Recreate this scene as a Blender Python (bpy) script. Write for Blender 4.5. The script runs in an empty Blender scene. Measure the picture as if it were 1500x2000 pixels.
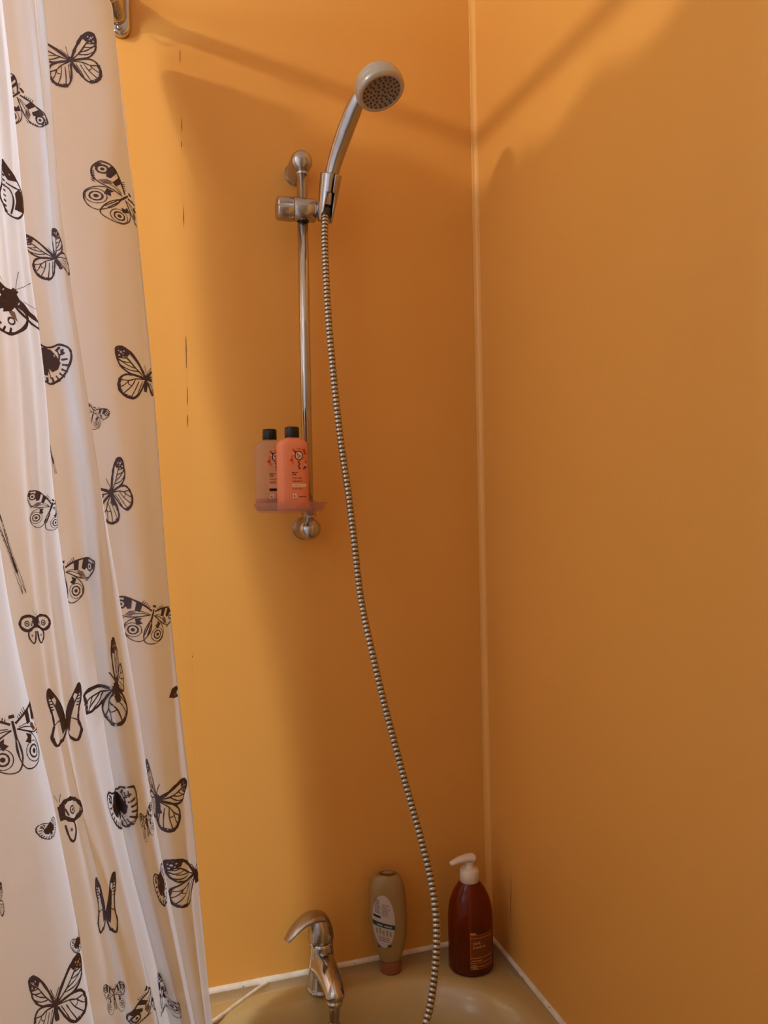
import bpy, bmesh, math, random
from mathutils import Vector, Matrix, noise
C = bpy.context.scene
COL = C.collection
random.seed(4)
PI = math.pi
DAY_W = 66
EXPO = -1.09
WALL = (.79,.372,.074)
CLOTH = (.84,.90,.98)
CLOTH_T = (.80,.86,.96)
CLOTH_MIX = .48
LAMP_E = 1150
LAMP_C = (1,.98,.96)
WALL2 = (.38,.30,.24)
DAY_C = (.60,.78,1.0)

# ---------------------------------------------------------------- camera
# world: back wall is y=0, right wall is x=0, bath rim is z=0, floor z=-0.56
cam_d = bpy.data.cameras.new('camera')
cam = bpy.data.objects.new('camera', cam_d)
COL.objects.link(cam)
C.camera = cam
yaw, pitch, roll = math.radians(17.2043), math.radians(-.2284), math.radians(-1.1257)
fw = Vector((math.sin(yaw)*math.cos(pitch), math.cos(yaw)*math.cos(pitch), math.sin(pitch)))
rt = Vector((math.cos(yaw), -math.sin(yaw), 0))
up = rt.cross(fw)
r2 = math.cos(roll)*rt + math.sin(roll)*up
u2 = -math.sin(roll)*rt + math.cos(roll)*up
m = Matrix((r2, u2, -fw)).transposed().to_4x4()
m.translation = Vector((-.5914, -1.3, .7853))
cam.matrix_world = m
cam_d.sensor_fit = 'HORIZONTAL'
cam_d.sensor_width = 36
cam_d.lens = 36*1517/1500
cam_d.clip_start = .02

# ---------------------------------------------------------------- world, light, exposure
w = bpy.data.worlds.new('world')
C.world = w
w.use_nodes = True
w.node_tree.nodes['Background'].inputs[0].default_value = (.62, .78, 1, 1)
w.node_tree.nodes['Background'].inputs[1].default_value = 1.0

def area(name, loc, target, sx, sy, power, col):
    d = bpy.data.lights.new(name, 'AREA')
    d.shape = 'RECTANGLE'; d.size = sx; d.size_y = sy; d.energy = power; d.color = col
    o = bpy.data.objects.new(name, d); COL.objects.link(o)
    o.location = loc
    o.rotation_euler = (Vector(target)-Vector(loc)).to_track_quat('-Z', 'Y').to_euler()
    return o
# daylight entering through the window of the left wall
area('window_daylight', (-2.25, -1.15, 1.15), (-.5, -.3, .9), .42, .8, DAY_W, DAY_C)

C.view_settings.view_transform = 'Standard'
C.view_settings.look = 'None'
C.view_settings.gamma = 1
C.view_settings.use_curve_mapping = False
C.view_settings.exposure = EXPO
LAMP = Vector((-1.82, -.85, 1.787))

# ---------------------------------------------------------------- helpers
def mat(name, col, rough=.5, metal=0., spec=.5, trans=0., ior=1.45, coat=0., emis=None, estr=0.):
    m = bpy.data.materials.new(name); m.use_nodes = True
    b = m.node_tree.nodes['Principled BSDF']
    b.inputs['Base Color'].default_value = (*col, 1)
    b.inputs['Roughness'].default_value = rough
    b.inputs['Metallic'].default_value = metal
    b.inputs['Specular IOR Level'].default_value = spec
    b.inputs['Transmission Weight'].default_value = trans
    b.inputs['IOR'].default_value = ior
    b.inputs['Coat Weight'].default_value = coat
    if emis:
        b.inputs['Emission Color'].default_value = (*emis, 1)
        b.inputs['Emission Strength'].default_value = estr
    return m

def noisy(m, c1, c2, scale, bump=0., bscale=None, detail=4, stretch=(1, 1, 1), rough=None):
    """procedural colour mottling between two colours, plus fine relief"""
    nt = m.node_tree; b = nt.nodes['Principled BSDF']
    tc = nt.nodes.new('ShaderNodeTexCoord'); mp = nt.nodes.new('ShaderNodeMapping')
    mp.inputs['Scale'].default_value = stretch
    nt.links.new(tc.outputs['Object'], mp.inputs['Vector'])
    n = nt.nodes.new('ShaderNodeTexNoise'); n.inputs['Scale'].default_value = scale; n.inputs['Detail'].default_value = detail
    nt.links.new(mp.outputs[0], n.inputs['Vector'])
    r = nt.nodes.new('ShaderNodeValToRGB')
    r.color_ramp.elements[0].position = .3; r.color_ramp.elements[0].color = (*c1, 1)
    r.color_ramp.elements[1].position = .7; r.color_ramp.elements[1].color = (*c2, 1)
    nt.links.new(n.outputs['Fac'], r.inputs[0]); nt.links.new(r.outputs[0], b.inputs['Base Color'])
    if rough:
        mr = nt.nodes.new('ShaderNodeMapRange'); mr.inputs['To Min'].default_value = rough[0]; mr.inputs['To Max'].default_value = rough[1]
        nt.links.new(n.outputs['Fac'], mr.inputs[0]); nt.links.new(mr.outputs[0], b.inputs['Roughness'])
    if bump:
        n2 = nt.nodes.new('ShaderNodeTexNoise'); n2.inputs['Scale'].default_value = bscale or scale*8; n2.inputs['Detail'].default_value = 3
        nt.links.new(tc.outputs['Object'], n2.inputs['Vector'])
        bp = nt.nodes.new('ShaderNodeBump'); bp.inputs['Strength'].default_value = bump; bp.inputs['Distance'].default_value = .002
        nt.links.new(n2.outputs['Fac'], bp.inputs['Height']); nt.links.new(bp.outputs[0], b.inputs['Normal'])
    return m

def make(name, verts, faces, mats, parent=None, smooth=True, mi=None, loc=None):
    me = bpy.data.meshes.new(name)
    me.from_pydata([tuple(v) for v in verts], [], faces)
    for mm in (mats if isinstance(mats, (list, tuple)) else [mats]): me.materials.append(mm)
    if mi: me.polygons.foreach_set('material_index', mi)
    if smooth: me.polygons.foreach_set('use_smooth', [True]*len(me.polygons))
    me.update()
    bm = bmesh.new(); bm.from_mesh(me); bmesh.ops.recalc_face_normals(bm, faces=bm.faces); bm.to_mesh(me); bm.free()
    o = bpy.data.objects.new(name, me); COL.objects.link(o)
    if parent: o.parent = parent; o.matrix_parent_inverse = Matrix.Translation(-parent.location)
    return o

def from_bm(name, bm, mats, parent=None, smooth=False):
    bmesh.ops.recalc_face_normals(bm, faces=bm.faces)
    me = bpy.data.meshes.new(name); bm.to_mesh(me); bm.free()
    for mm in (mats if isinstance(mats, (list, tuple)) else [mats]): me.materials.append(mm)
    if smooth: me.polygons.foreach_set('use_smooth', [True]*len(me.polygons))
    o = bpy.data.objects.new(name, me); COL.objects.link(o)
    if parent: o.parent = parent; o.matrix_parent_inverse = Matrix.Translation(-parent.location)
    return o

def thing(name, loc, label, cat, group=None):
    o = bpy.data.objects.new(name, None); COL.objects.link(o)
    o.location = loc; o.empty_display_size = .02
    o['label'] = label; o['category'] = cat
    if group: o['group'] = group
    return o

def tag(o, label, cat, group=None):
    o['label'] = label; o['category'] = cat
    if group: o['group'] = group
    return o

def struct(o):
    o['kind'] = 'structure'; return o

def box(x0, y0, z0, x1, y1, z1, bev=0., seg=2):
    bm = bmesh.new(); bmesh.ops.create_cube(bm, size=1)
    for v in bm.verts:
        v.co = Vector((x0+(v.co.x+.5)*(x1-x0), y0+(v.co.y+.5)*(y1-y0), z0+(v.co.z+.5)*(z1-z0)))
    if bev: bmesh.ops.bevel(bm, geom=bm.edges, offset=bev, segments=seg, affect='EDGES', profile=.5)
    return bm

def loft(rings, close=True, cap0=True, cap1=True):
    """rings: list of equal-length lists of points -> verts, faces"""
    n = len(rings[0]); V = [p for r in rings for p in r]; Fc = []
    for i in range(len(rings)-1):
        for j in range(n if close else n-1):
            a, b = i*n+j, i*n+(j+1) % n
            Fc.append((a, b, b+n, a+n))
    if cap0: Fc.append(tuple(range(n))[::-1])
    if cap1: Fc.append(tuple(range((len(rings)-1)*n, len(rings)*n)))
    return V, Fc

def frame(d, ref=Vector((0, -1, 0))):
    d = d.normalized()
    if abs(d.dot(ref)) > .95: ref = Vector((1, 0, 0))
    a = ref.cross(d).normalized(); b = d.cross(a).normalized()
    return a, b

def lathe(origin, axis, prof, n=40, ref=Vector((0, -1, 0))):
    """prof: [(distance along axis, radius)]"""
    origin = Vector(origin); axis = Vector(axis).normalized(); a, b = frame(axis, ref)
    rings = []
    for t, r in prof:
        r = max(r, 1e-5)
        rings.append([origin+axis*t+a*r*math.cos(2*PI*k/n)+b*r*math.sin(2*PI*k/n) for k in range(n)])
    return loft(rings)

def catmull(P, k):
    out = []
    n = len(P)
    for i in range(n-1):
        p0, p1, p2, p3 = P[max(i-1, 0)], P[i], P[i+1], P[min(i+2, n-1)]
        for j in range(k):
            t = j/k
            out.append(.5*((2*p1)+(-p0+p2)*t+(2*p0-5*p1+4*p2-p3)*t*t+(-p0+3*p1-3*p2+p3)*t**3))
    out.append(P[-1])
    return out

def tube(path, radii, n=20, flat=1., ref=Vector((0, -1, 0)), caps=True):
    """sweep a circle / ellipse (flat = second radius factor, number or list)"""
    rings = []
    for i, p in enumerate(path):
        d = (path[min(i+1, len(path)-1)]-path[max(i-1, 0)])
        a, b = frame(d, ref)
        r = radii[i] if isinstance(radii, (list, tuple)) else radii
        f = flat[i] if isinstance(flat, (list, tuple)) else flat
        rings.append([p+a*r*math.cos(2*PI*k/n)+b*r*f*math.sin(2*PI*k/n) for k in range(n)])
    return loft(rings, cap0=caps, cap1=caps)

def lerp(a, b, t): return a+(b-a)*t
def interp(x, xs, ys):
    if x <= xs[0]: return ys[0]
    for i in range(len(xs)-1):
        if x <= xs[i+1]: return lerp(ys[i], ys[i+1], (x-xs[i])/(xs[i+1]-xs[i]))
    return ys[-1]
def smoothstep(a, b, x):
    t = max(0, min(1, (x-a)/(b-a))); return t*t*(3-2*t)

# ---------------------------------------------------------------- materials
M_wall = noisy(mat('orange_wall_paint', WALL, .42), WALL, tuple(c*k for c, k in zip(WALL, (.96, .95, .9))), 2.2, bump=.05, bscale=220)
M_fill = mat('corner_filler_highlight', tuple(min(1, c*k) for c, k in zip(WALL, (1.08, 1.12, 1.3))), .35)  # wall paint made lighter: the bead's bright highlight line is put into its colour
M_crack = mat('dark_open_joint', (.16, .07, .02), .8)
M_cream = noisy(mat('cream_wall_paint', (.74, .68, .58), .6), (.74, .68, .58), (.70, .64, .54), 3)
M_wall2 = noisy(mat('room_wall_paint', WALL2, .5), WALL2, tuple(c*.95 for c in WALL2), 3)
M_ceil = noisy(mat('ceiling_paint', (.78, .74, .66), .7), (.78, .74, .66), (.75, .70, .62), 3)
M_floor = noisy(mat('vinyl_floor', (.16, .13, .10), .5), (.16, .13, .10), (.12, .10, .08), 9)
M_bath = noisy(mat('ivory_bath_acrylic', (.52, .365, .145), .22, coat=.4), (.52, .365, .145), (.49, .34, .13), 5)
M_seal = noisy(mat('white_sealant', (.84, .74, .58), .5), (.86, .76, .60), (.70, .58, .42), 60, bump=.2, bscale=300)
M_grime = mat('black_mould_spot', (.08, .05, .03), .8)
M_chrome = noisy(mat('chrome', (.6, .56, .53), .10, 1.), (.60, .565, .53), (.54, .51, .48), 40, rough=(.07, .14))
M_brush = noisy(mat('satin_chrome', (.5, .47, .45), .22, 1.), (.50, .47, .45), (.44, .41, .39), 60, rough=(.16, .26))
M_hose = mat('hose_steel', (.56, .51, .43), .24, 1.)
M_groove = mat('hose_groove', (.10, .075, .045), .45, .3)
M_darkmetal = mat('dark_nut', (.05, .045, .04), .3, .6)
M_head = noisy(mat('grey_pearl_plastic', (.50, .46, .38), .22, .35), (.50, .46, .38), (.46, .42, .34), 20)
M_face = noisy(mat('matt_grey_face', (.27, .21, .15), .4), (.27, .21, .15), (.24, .185, .13), 30)
M_nozzle = mat('dark_rubber', (.045, .03, .025), .5)
M_black = mat('black_plastic', (.008, .008, .008), .35)
M_salmon = noisy(mat('salmon_plastic', (.86, .25, .11), .32), (.86, .25, .11), (.82, .235, .10), 20)
M_orangeprint = mat('orange_print', (.80, .14, .02), .4)
M_redprint = mat('red_print', (.50, .06, .02), .4)
M_darkprint = mat('dark_print', (.10, .03, .025), .4)
M_cream_print = mat('cream_print', (.85, .55, .38), .4)
M_whitecap = noisy(mat('ivory_pump_plastic', (.86, .72, .56), .35), (.86, .72, .56), (.82, .68, .52), 20)
M_labelw = mat('pale_label', (.52, .42, .36), .4)
M_teal = mat('teal_print', (.02, .06, .055), .4)
M_greyprint = mat('grey_print', (.20, .12, .10), .5)
M_olive = mat('olive_print', (.28, .24, .12), .5)
M_amberprint = mat('amber_print', (.50, .16, .03), .45)
M_amberline = mat('amber_line', (.62, .24, .07), .45)
M_cap = mat('terracotta_cap', (.30, .09, .035), .35)
M_ink = mat('butterfly_ink', (.085, .055, .062), .8)
M_ink2 = mat('butterfly_grey_ink', (.34, .25, .24), .8)
M_dot = mat('butterfly_unprinted_dot', (.72, .64, .62), .8)

def clear(name, col, rough, fac, tint=(1, 1, 1)):
    """thin see-through plastic: part transparent, part glossy plastic"""
    m = mat(name, col, rough); nt = m.node_tree
    b = nt.nodes['Principled BSDF']; out = nt.nodes['Material Output']
    t = nt.nodes.new('ShaderNodeBsdfTransparent'); t.inputs[0].default_value = (*tint, 1)
    mx = nt.nodes.new('ShaderNodeMixShader'); mx.inputs[0].default_value = fac
    nt.links.new(t.outputs[0], mx.inputs[1]); nt.links.new(b.outputs[0], mx.inputs[2]); nt.links.new(mx.outputs[0], out.inputs[0])
    return m
M_clearbottle = clear('clear_plastic_bottle', (.72, .52, .38), .22, .26, (.98, .90, .82))
M_liquid = clear('pink_liquid', (.55, .20, .12), .3, .7, (.9, .6, .5))
M_dish = clear('clear_pink_tray', (.66, .42, .33), .15, .22, (.97, .90, .86))
M_gel = clear('cloudy_bottle', (.38, .235, .085), .28, .88, (.9, .75, .5))
M_amber = clear('amber_bottle', (.17, .028, .004), .12, .55, (.80, .26, .05))
M_amberliq = clear('amber_liquid', (.12, .015, .002), .3, .5, (.70, .20, .04))

# thin white polyester: half reflects, half lets light through
M_cloth = bpy.data.materials.new('white_polyester_curtain'); M_cloth.use_nodes = True
nt = M_cloth.node_tree; nt.nodes.remove(nt.nodes['Principled BSDF']); out = nt.nodes['Material Output']
df = nt.nodes.new('ShaderNodeBsdfDiffuse'); df.inputs[0].default_value = (*CLOTH, 1)
tr = nt.nodes.new('ShaderNodeBsdfTranslucent'); tr.inputs[0].default_value = (*CLOTH_T, 1)
gl = nt.nodes.new('ShaderNodeBsdfGlossy'); gl.inputs[0].default_value = (.8, .8, .8, 1); gl.inputs['Roughness'].default_value = .45
wv = nt.nodes.new('ShaderNodeTexNoise'); wv.inputs['Scale'].default_value = 900
tcn = nt.nodes.new('ShaderNodeTexCoord'); nt.links.new(tcn.outputs['Object'], wv.inputs['Vector'])
wr = nt.nodes.new('ShaderNodeTexNoise'); wr.inputs['Scale'].default_value = 9; wr.inputs['Detail'].default_value = 3
nt.links.new(tcn.outputs['Object'], wr.inputs['Vector'])
bp = nt.nodes.new('ShaderNodeBump'); bp.inputs['Strength'].default_value = .35; bp.inputs['Distance'].default_value = .012
nt.links.new(wr.outputs['Fac'], bp.inputs['Height'])
for s in (df, tr, gl): nt.links.new(bp.outputs[0], s.inputs['Normal'])
m1 = nt.nodes.new('ShaderNodeMixShader'); m1.inputs[0].default_value = CLOTH_MIX
nt.links.new(df.outputs[0], m1.inputs[1]); nt.links.new(tr.outputs[0], m1.inputs[2])
m2 = nt.nodes.new('ShaderNodeMixShader'); m2.inputs[0].default_value = .05
nt.links.new(m1.outputs[0], m2.inputs[1]); nt.links.new(gl.outputs[0], m2.inputs[2])
tp = nt.nodes.new('ShaderNodeBsdfTransparent')
m3 = nt.nodes.new('ShaderNodeMixShader'); m3.inputs[0].default_value = .06
nt.links.new(m2.outputs[0], m3.inputs[1]); nt.links.new(tp.outputs[0], m3.inputs[2])
nt.links.new(m3.outputs[0], out.inputs[0])

# ---------------------------------------------------------------- room shell
FZ, CZ, LX, FY = -.56, 1.94, -2.30, -1.72
PX = -.520   # vertical joint between the two panels of the back wall
wb = struct(from_bm('wall_back', box(LX-.06, .004, FZ-.05, .06, .06, CZ+.05), M_wall))
for x0, x1 in ((LX, PX-.0007), (PX+.0007, 0)):
    from_bm('wall_panel', box(x0, 0, FZ, x1, .004, CZ), M_wall, wb)
from_bm('joint_filler', box(PX-.0007, .0001, FZ, PX+.0007, .004, CZ), M_wall, wb)
for z0, z1, dx in ((1.515, 1.535, 0), (1.405, 1.425, .0004), (1.378, 1.388, -.0004), (1.25, 1.283, .0003), (1.02, 1.072, 0), (.96, .99, .0004), (.925, .945, 0), (.55, .553, 0)):
    V, Fc = [], []
    k = 7
    for i in range(k+1):
        z = lerp(z0, z1, i/k); wdt = .00065*math.sin(PI*min(1, max(0, .1+.8*i/k)))*random.uniform(.5, 1.2)
        V += [(PX+dx-wdt, -.0003, z), (PX+dx+wdt, -.0003, z)]
    for i in range(k): Fc.append((2*i, 2*i+1, 2*i+3, 2*i+2))
    make('crack', V, Fc, M_crack, wb, smooth=False)
wr_ = struct(from_bm('wall_right', box(0, FY-.06, FZ-.05, .06, .06, CZ+.05), M_wall))
V, Fc = [], []
for i in range(9):
    z = lerp(.055, .155, i/8); wdt = .0008*math.sin(PI*(.08+.84*i/8)); yy = -.085+.0015*math.sin(i*.7)
    V += [(-.0003, yy-wdt, z), (-.0003, yy+wdt, z)]
for i in range(8): Fc.append((2*i, 2*i+1, 2*i+3, 2*i+2))
make('crack', V, Fc, M_crack, wr_, smooth=False)
struct(from_bm('wall_front', box(LX-.06, FY-.06, FZ-.05, 0, FY, CZ+.05), M_wall2))
struct(from_bm('floor', box(LX-.06, FY-.06, FZ-.06, .06, .06, FZ), M_floor))
struct(from_bm('ceiling', box(LX-.06, FY-.06, CZ, .06, .06, CZ+.06), M_ceil))
# left wall with a real window opening
wy0, wy1, wz0, wz1 = -1.50, -.80, .70, 1.60
bm = bmesh.new()
for b in ((LX-.06, FY-.06, FZ-.05, LX, .06, wz0), (LX-.06, FY-.06, wz1, LX, .06, CZ+.05), (LX-.06, FY-.06, wz0, LX, wy0, wz1), (LX-.06, wy1, wz0, LX, .06, wz1)):
    t = box(*b); me = bpy.data.meshes.new('t'); t.to_mesh(me); t.free(); bm.from_mesh(me); bpy.data.meshes.remove(me)
struct(from_bm('wall_left', bm, M_wall2))
bm = bmesh.new()
for b in ((LX-.05, wy0, wz0, LX+.01, wy0+.04, wz1), (LX-.05, wy1-.04, wz0, LX+.01, wy1, wz1), (LX-.05, wy0, wz0, LX+.01, wy1, wz0+.04), (LX-.05, wy0, wz1-.04, LX+.01, wy1, wz1)):
    t = box(*b); me = bpy.data.meshes.new('t'); t.to_mesh(me); t.free(); bm.from_mesh(me); bpy.data.meshes.remove(me)
struct(from_bm('window_1', bm, mat('white_window_frame', (.8, .78, .74), .4)))

# concave filler bead running up the corner
n = 8; R = .0095; V, Fc = [], []
for z in (0.0, CZ):
    for k in range(n+1):
        a = PI/2*k/n
        V.append((-R+R*math.sin(a), -R+R*math.cos(a), z))   # quarter circle bulging to the corner
    V.append((0.001, .001, z))
N = n+2
for k in range(N): Fc.append((k, (k+1) % N, N+(k+1) % N, N+k))
struct(make('trim_1', V, Fc, M_fill))

# ---------------------------------------------------------------- bath
bath = thing('bathtub', (-.34, -.8, FZ), 'ivory acrylic bathtub with softly rounded rim fitted into the orange corner', 'bathtub')
IX0, IX1, IY0, IY1 = -.645, -.032, -1.60, -.062
def basin(t, inset, p=4.2):
    """point of the basin outline; t angle, superellipse, inset in metres"""
    cx, cy = (IX0+IX1)/2, (IY0+IY1)/2; hx, hy = (IX1-IX0)/2-inset, (IY1-IY0)/2-inset
    c, s = math.cos(t), math.sin(t)
    # rounded rectangle with wide corners
    r = .17-inset*.4
    qx, qy = hx-r, hy-r
    k = 1/max(abs(c)/1, 1e-9) if False else 1
    # march: use polar-ish map of rounded rectangle by arclength
    return cx, cy, qx, qy, r
def rr(u, inset, bow=.018):
    """rounded rectangle by parameter u in 0..1, bowed at the ends"""
    cx, cy, qx, qy, r = basin(0, inset)
    segs = [2*qy, PI/2*r, 2*qx, PI/2*r, 2*qy, PI/2*r, 2*qx, PI/2*r]
    # fixed share of points per segment so that rings match
    sh = [24, 10, 14, 10, 24, 10, 14, 10]; T = sum(sh); k = u*T; i = 0
    while k >= sh[i]-1e-9 and i < 7: k -= sh[i]; i += 1
    f = k/sh[i]
    if i == 0: x, y = qx+r, -qy+2*qy*f
    elif i == 1: a = PI/2*f; x, y = qx+r*math.cos(a), qy+r*math.sin(a)
    elif i == 2: x, y = qx-2*qx*f, qy+r
    elif i == 3: a = PI/2+PI/2*f; x, y = -qx+r*math.cos(a), qy+r*math.sin(a)
    elif i == 4: x, y = -qx-r, qy-2*qy*f
    elif i == 5: a = PI+PI/2*f; x, y = -qx+r*math.cos(a), -qy+r*math.sin(a)
    elif i == 6: x, y = -qx+2*qx*f, -qy-r
    else: a = 1.5*PI+PI/2*f; x, y = qx+r*math.cos(a), -qy+r*math.sin(a)
    if abs(y) > qy: y -= math.copysign(bow*(x/(qx+r))**2*(abs(y)-qy)/r, y)
    return cx+x, cy+y
NT = 116
rings = []
# outer edge of the bath: rectangle with the cut-off corner of the photograph
def outer(x, y):
    cx, cy = (IX0+IX1)/2, (IY0+IY1)/2
    dx, dy = x-cx, y-cy
    X0, X1, Y0, Y1 = -.700, -.0012, -1.70, -.0012
    ts = []
    if dx > 1e-9: ts.append((X1-cx)/dx)
    if dx < -1e-9: ts.append((X0-cx)/dx)
    if dy > 1e-9: ts.append((Y1-cy)/dy)
    if dy < -1e-9: ts.append((Y0-cy)/dy)
    t = min(ts); return Vector((cx+dx*t, cy+dy*t, 0))
base = [rr(k/NT, 0) for k in range(NT)]
rings.append([outer(x, y)-Vector((0, 0, .05)) for x, y in base])
rings.append([outer(x, y) for x, y in base])
prof = [(-.022, 0), (-.006, .0005), (0, -.001), (.005, -.004), (.011, -.010), (.018, -.020), (.025, -.035), (.031, -.06), (.040, -.12), (.055, -.22), (.075, -.31), (.10, -.365), (.14, -.39), (.19, -.396)]
for ins, z in prof:
    rings.append([Vector((*rr(k/NT, ins), z)) for k in range(NT)])
V, Fc = loft(rings, cap0=False, cap1=True)
make('tub_shell', V, Fc, M_bath, bath)
from_bm('side_panel', box(-.700, -1.70, FZ, -.688, -.001, -.045, .002), M_bath, bath)

# sealant beads
def bead(name, pts, r0, r1, m, nrm=None):
    path = catmull([Vector(p) for p in pts], 14)
    n_ = len(path)
    rad = [lerp(r0, r1, i/(n_-1))*(1+.10*noise.noise(Vector((i*.35, r0*900, 3)))) for i in range(n_)]
    V, Fc = tube(path, rad, 12)
    return struct(make(name, V, Fc, m))
bead('trim_2', [(-.700, .0005, .001), (-.5, .0005, .001), (-.25, .0005, .001), (.0, .0005, .001)], .0075, .0055, M_seal)
bead('trim_3', [(.0005, .0, .001), (.0005, -.3, .001), (.0005, -.8, .001), (.0005, -1.70, .001)], .0050, .0090, M_seal)
bead('trim_4', [(-.408, -.0035, 0), (-.425, -.0145, 0), (-.460, -.042, 0), (-.502, -.075, 0), (-.53, -.088, 0), (-.60, -.100, .0), (-.70, -.104, 0)], .0030, .0042, M_seal)
for p in ((-.006, -.135, .003), (-.26, -.0052, .003), (-.45, -.006, .0025), (-.004, -.22, .005)):
    V, Fc = lathe(p, (-.3, -.5, 1), [(-.0004, 0), (-.0002, .0008), (.0004, .0008), (.0006, 0)], 8)
    make('mould_spot', V, Fc, M_grime, bpy.data.objects['trim_3'] if p[0] > -.01 else bpy.data.objects['trim_2'])

# ---------------------------------------------------------------- ceiling lamp (above, outside the frame)
lamp = thing('ceiling_lamp', (LAMP.x, LAMP.y, CZ), 'small warm ceiling lamp hanging behind the curtain rod', 'lamp')
V, Fc = lathe((LAMP.x, LAMP.y, CZ), (0, 0, -1), [(0, .045), (.012, .045), (.02, .03), (.024, .008), (.115, .008)], 24)
make('ceiling_rose', V, Fc, M_cream, lamp)
bulb_m = mat('lit_bulb', (1, .8, .5), .5, emis=LAMP_C, estr=LAMP_E)
path = [LAMP+Vector((0, t, 0)) for t in (-.064, -.058, -.045, 0, .045, .058, .064)]
V, Fc = tube(path, [.008, .018, .026, .026, .026, .018, .008], 16, ref=Vector((0, 0, 1)))
make('bulb', V, Fc, bulb_m, lamp)

# ---------------------------------------------------------------- curtain shape
# (height, [(x, y) of each fold line from the free edge at the wall towards the room])
FOLDS = [
(1.56, [(-0.623, -0.045), (-0.631, -0.125), (-0.751, -0.15), (-0.71, -0.215), (-0.717, -0.225), (-0.735, -0.24), (-0.778, -0.27), (-0.747, -0.32), (-0.76, -0.345), (-0.755, -0.37), (-0.777, -0.41), (-0.747, -0.46), (-0.756, -0.49)]),
(1.4, [(-0.608, -0.063), (-0.622, -0.125), (-0.737, -0.15), (-0.699, -0.215), (-0.707, -0.228), (-0.724, -0.239), (-0.766, -0.27), (-0.735, -0.322), (-0.748, -0.346), (-0.75, -0.37), (-0.775, -0.409), (-0.745, -0.46), (-0.755, -0.491)]),
(1.25, [(-0.594, -0.084), (-0.632, -0.135), (-0.727, -0.15), (-0.691, -0.215), (-0.697, -0.231), (-0.715, -0.237), (-0.754, -0.27), (-0.724, -0.324), (-0.737, -0.347), (-0.745, -0.37), (-0.773, -0.408), (-0.743, -0.46), (-0.755, -0.492)]),
(1.1, [(-0.583, -0.101), (-0.631, -0.145), (-0.711, -0.15), (-0.678, -0.215), (-0.688, -0.235), (-0.706, -0.236), (-0.745, -0.27), (-0.714, -0.326), (-0.728, -0.349), (-0.74, -0.37), (-0.771, -0.407), (-0.741, -0.46), (-0.754, -0.493)]),
(0.95, [(-0.573, -0.114), (-0.619, -0.151), (-0.685, -0.153), (-0.66, -0.211), (-0.668, -0.237), (-0.688, -0.235), (-0.729, -0.27), (-0.698, -0.328), (-0.713, -0.35), (-0.731, -0.37), (-0.767, -0.406), (-0.736, -0.46), (-0.751, -0.494)]),
(0.8, [(-0.565, -0.118), (-0.605, -0.157), (-0.657, -0.156), (-0.642, -0.207), (-0.65, -0.24), (-0.675, -0.233), (-0.719, -0.27), (-0.689, -0.331), (-0.704, -0.352), (-0.724, -0.37), (-0.76, -0.405), (-0.73, -0.46), (-0.746, -0.495)]),
(0.65, [(-0.556, -0.118), (-0.591, -0.163), (-0.632, -0.159), (-0.623, -0.202), (-0.641, -0.245), (-0.664, -0.232), (-0.693, -0.283), (-0.674, -0.333), (-0.691, -0.353), (-0.708, -0.37), (-0.743, -0.404), (-0.712, -0.46), (-0.733, -0.496)]),
(0.5, [(-0.545, -0.114), (-0.576, -0.163), (-0.607, -0.159), (-0.603, -0.195), (-0.627, -0.25), (-0.646, -0.23), (-0.659, -0.312), (-0.653, -0.335), (-0.671, -0.355), (-0.683, -0.37), (-0.716, -0.403), (-0.684, -0.46), (-0.709, -0.497)]),
(0.35, [(-0.533, -0.113), (-0.56, -0.159), (-0.587, -0.158), (-0.584, -0.189), (-0.605, -0.25), (-0.622, -0.229), (-0.627, -0.322), (-0.622, -0.334), (-0.641, -0.358), (-0.656, -0.364), (-0.692, -0.402), (-0.66, -0.46), (-0.692, -0.498)]),
(0.2, [(-0.523, -0.112), (-0.543, -0.155), (-0.564, -0.157), (-0.56, -0.185), (-0.574, -0.25), (-0.59, -0.227), (-0.595, -0.322), (-0.591, -0.332), (-0.612, -0.361), (-0.632, -0.358), (-0.671, -0.401), (-0.639, -0.46), (-0.677, -0.499)]),
(0.05, [(-0.511, -0.112), (-0.524, -0.151), (-0.538, -0.155), (-0.535, -0.181), (-0.543, -0.25), (-0.561, -0.226), (-0.568, -0.322), (-0.565, -0.331), (-0.587, -0.364), (-0.61, -0.352), (-0.65, -0.4), (-0.619, -0.46), (-0.662, -0.5)]),
(-0.1, [(-0.498, -0.112), (-0.505, -0.15), (-0.513, -0.155), (-0.51, -0.18), (-0.512, -0.25), (-0.532, -0.225), (-0.541, -0.322), (-0.538, -0.33), (-0.563, -0.365), (-0.588, -0.35), (-0.63, -0.4), (-0.598, -0.46), (-0.647, -0.5)]),
(-0.22, [(-0.488, -0.112), (-0.49, -0.15), (-0.492, -0.155), (-0.49, -0.18), (-0.487, -0.25), (-0.509, -0.225), (-0.519, -0.322), (-0.517, -0.33), (-0.543, -0.365), (-0.57, -0.35), (-0.614, -0.4), (-0.582, -0.46), (-0.635, -0.5)]),
]
def more_folds(z):
    """folds nearer the room, pushed outwards above the rim"""
    o = .095*max(0, min(1, (z-1.18)/.35)) + .13*max(0, min(1, (.30-z)/.22))
    o2 = .05*max(0, min(1, (z-1.18)/.35)) + .13*max(0, min(1, (.30-z)/.22))
    return [(-.800+o, -.545), (-.742+o2, -.590), (-.81+o, -.65), (-.735+o2, -.705), (-.81+o, -.76), (-.735+o2, -.81), (-.80+o, -.86), (-.76+o2, -.90)]
def cm(p0, p1, p2, p3, t):
    return .5*((2*p1)+(-p0+p2)*t+(2*p0-5*p1+4*p2-p3)*t*t+(-p0+3*p1-3*p2+p3)*t**3)
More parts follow.
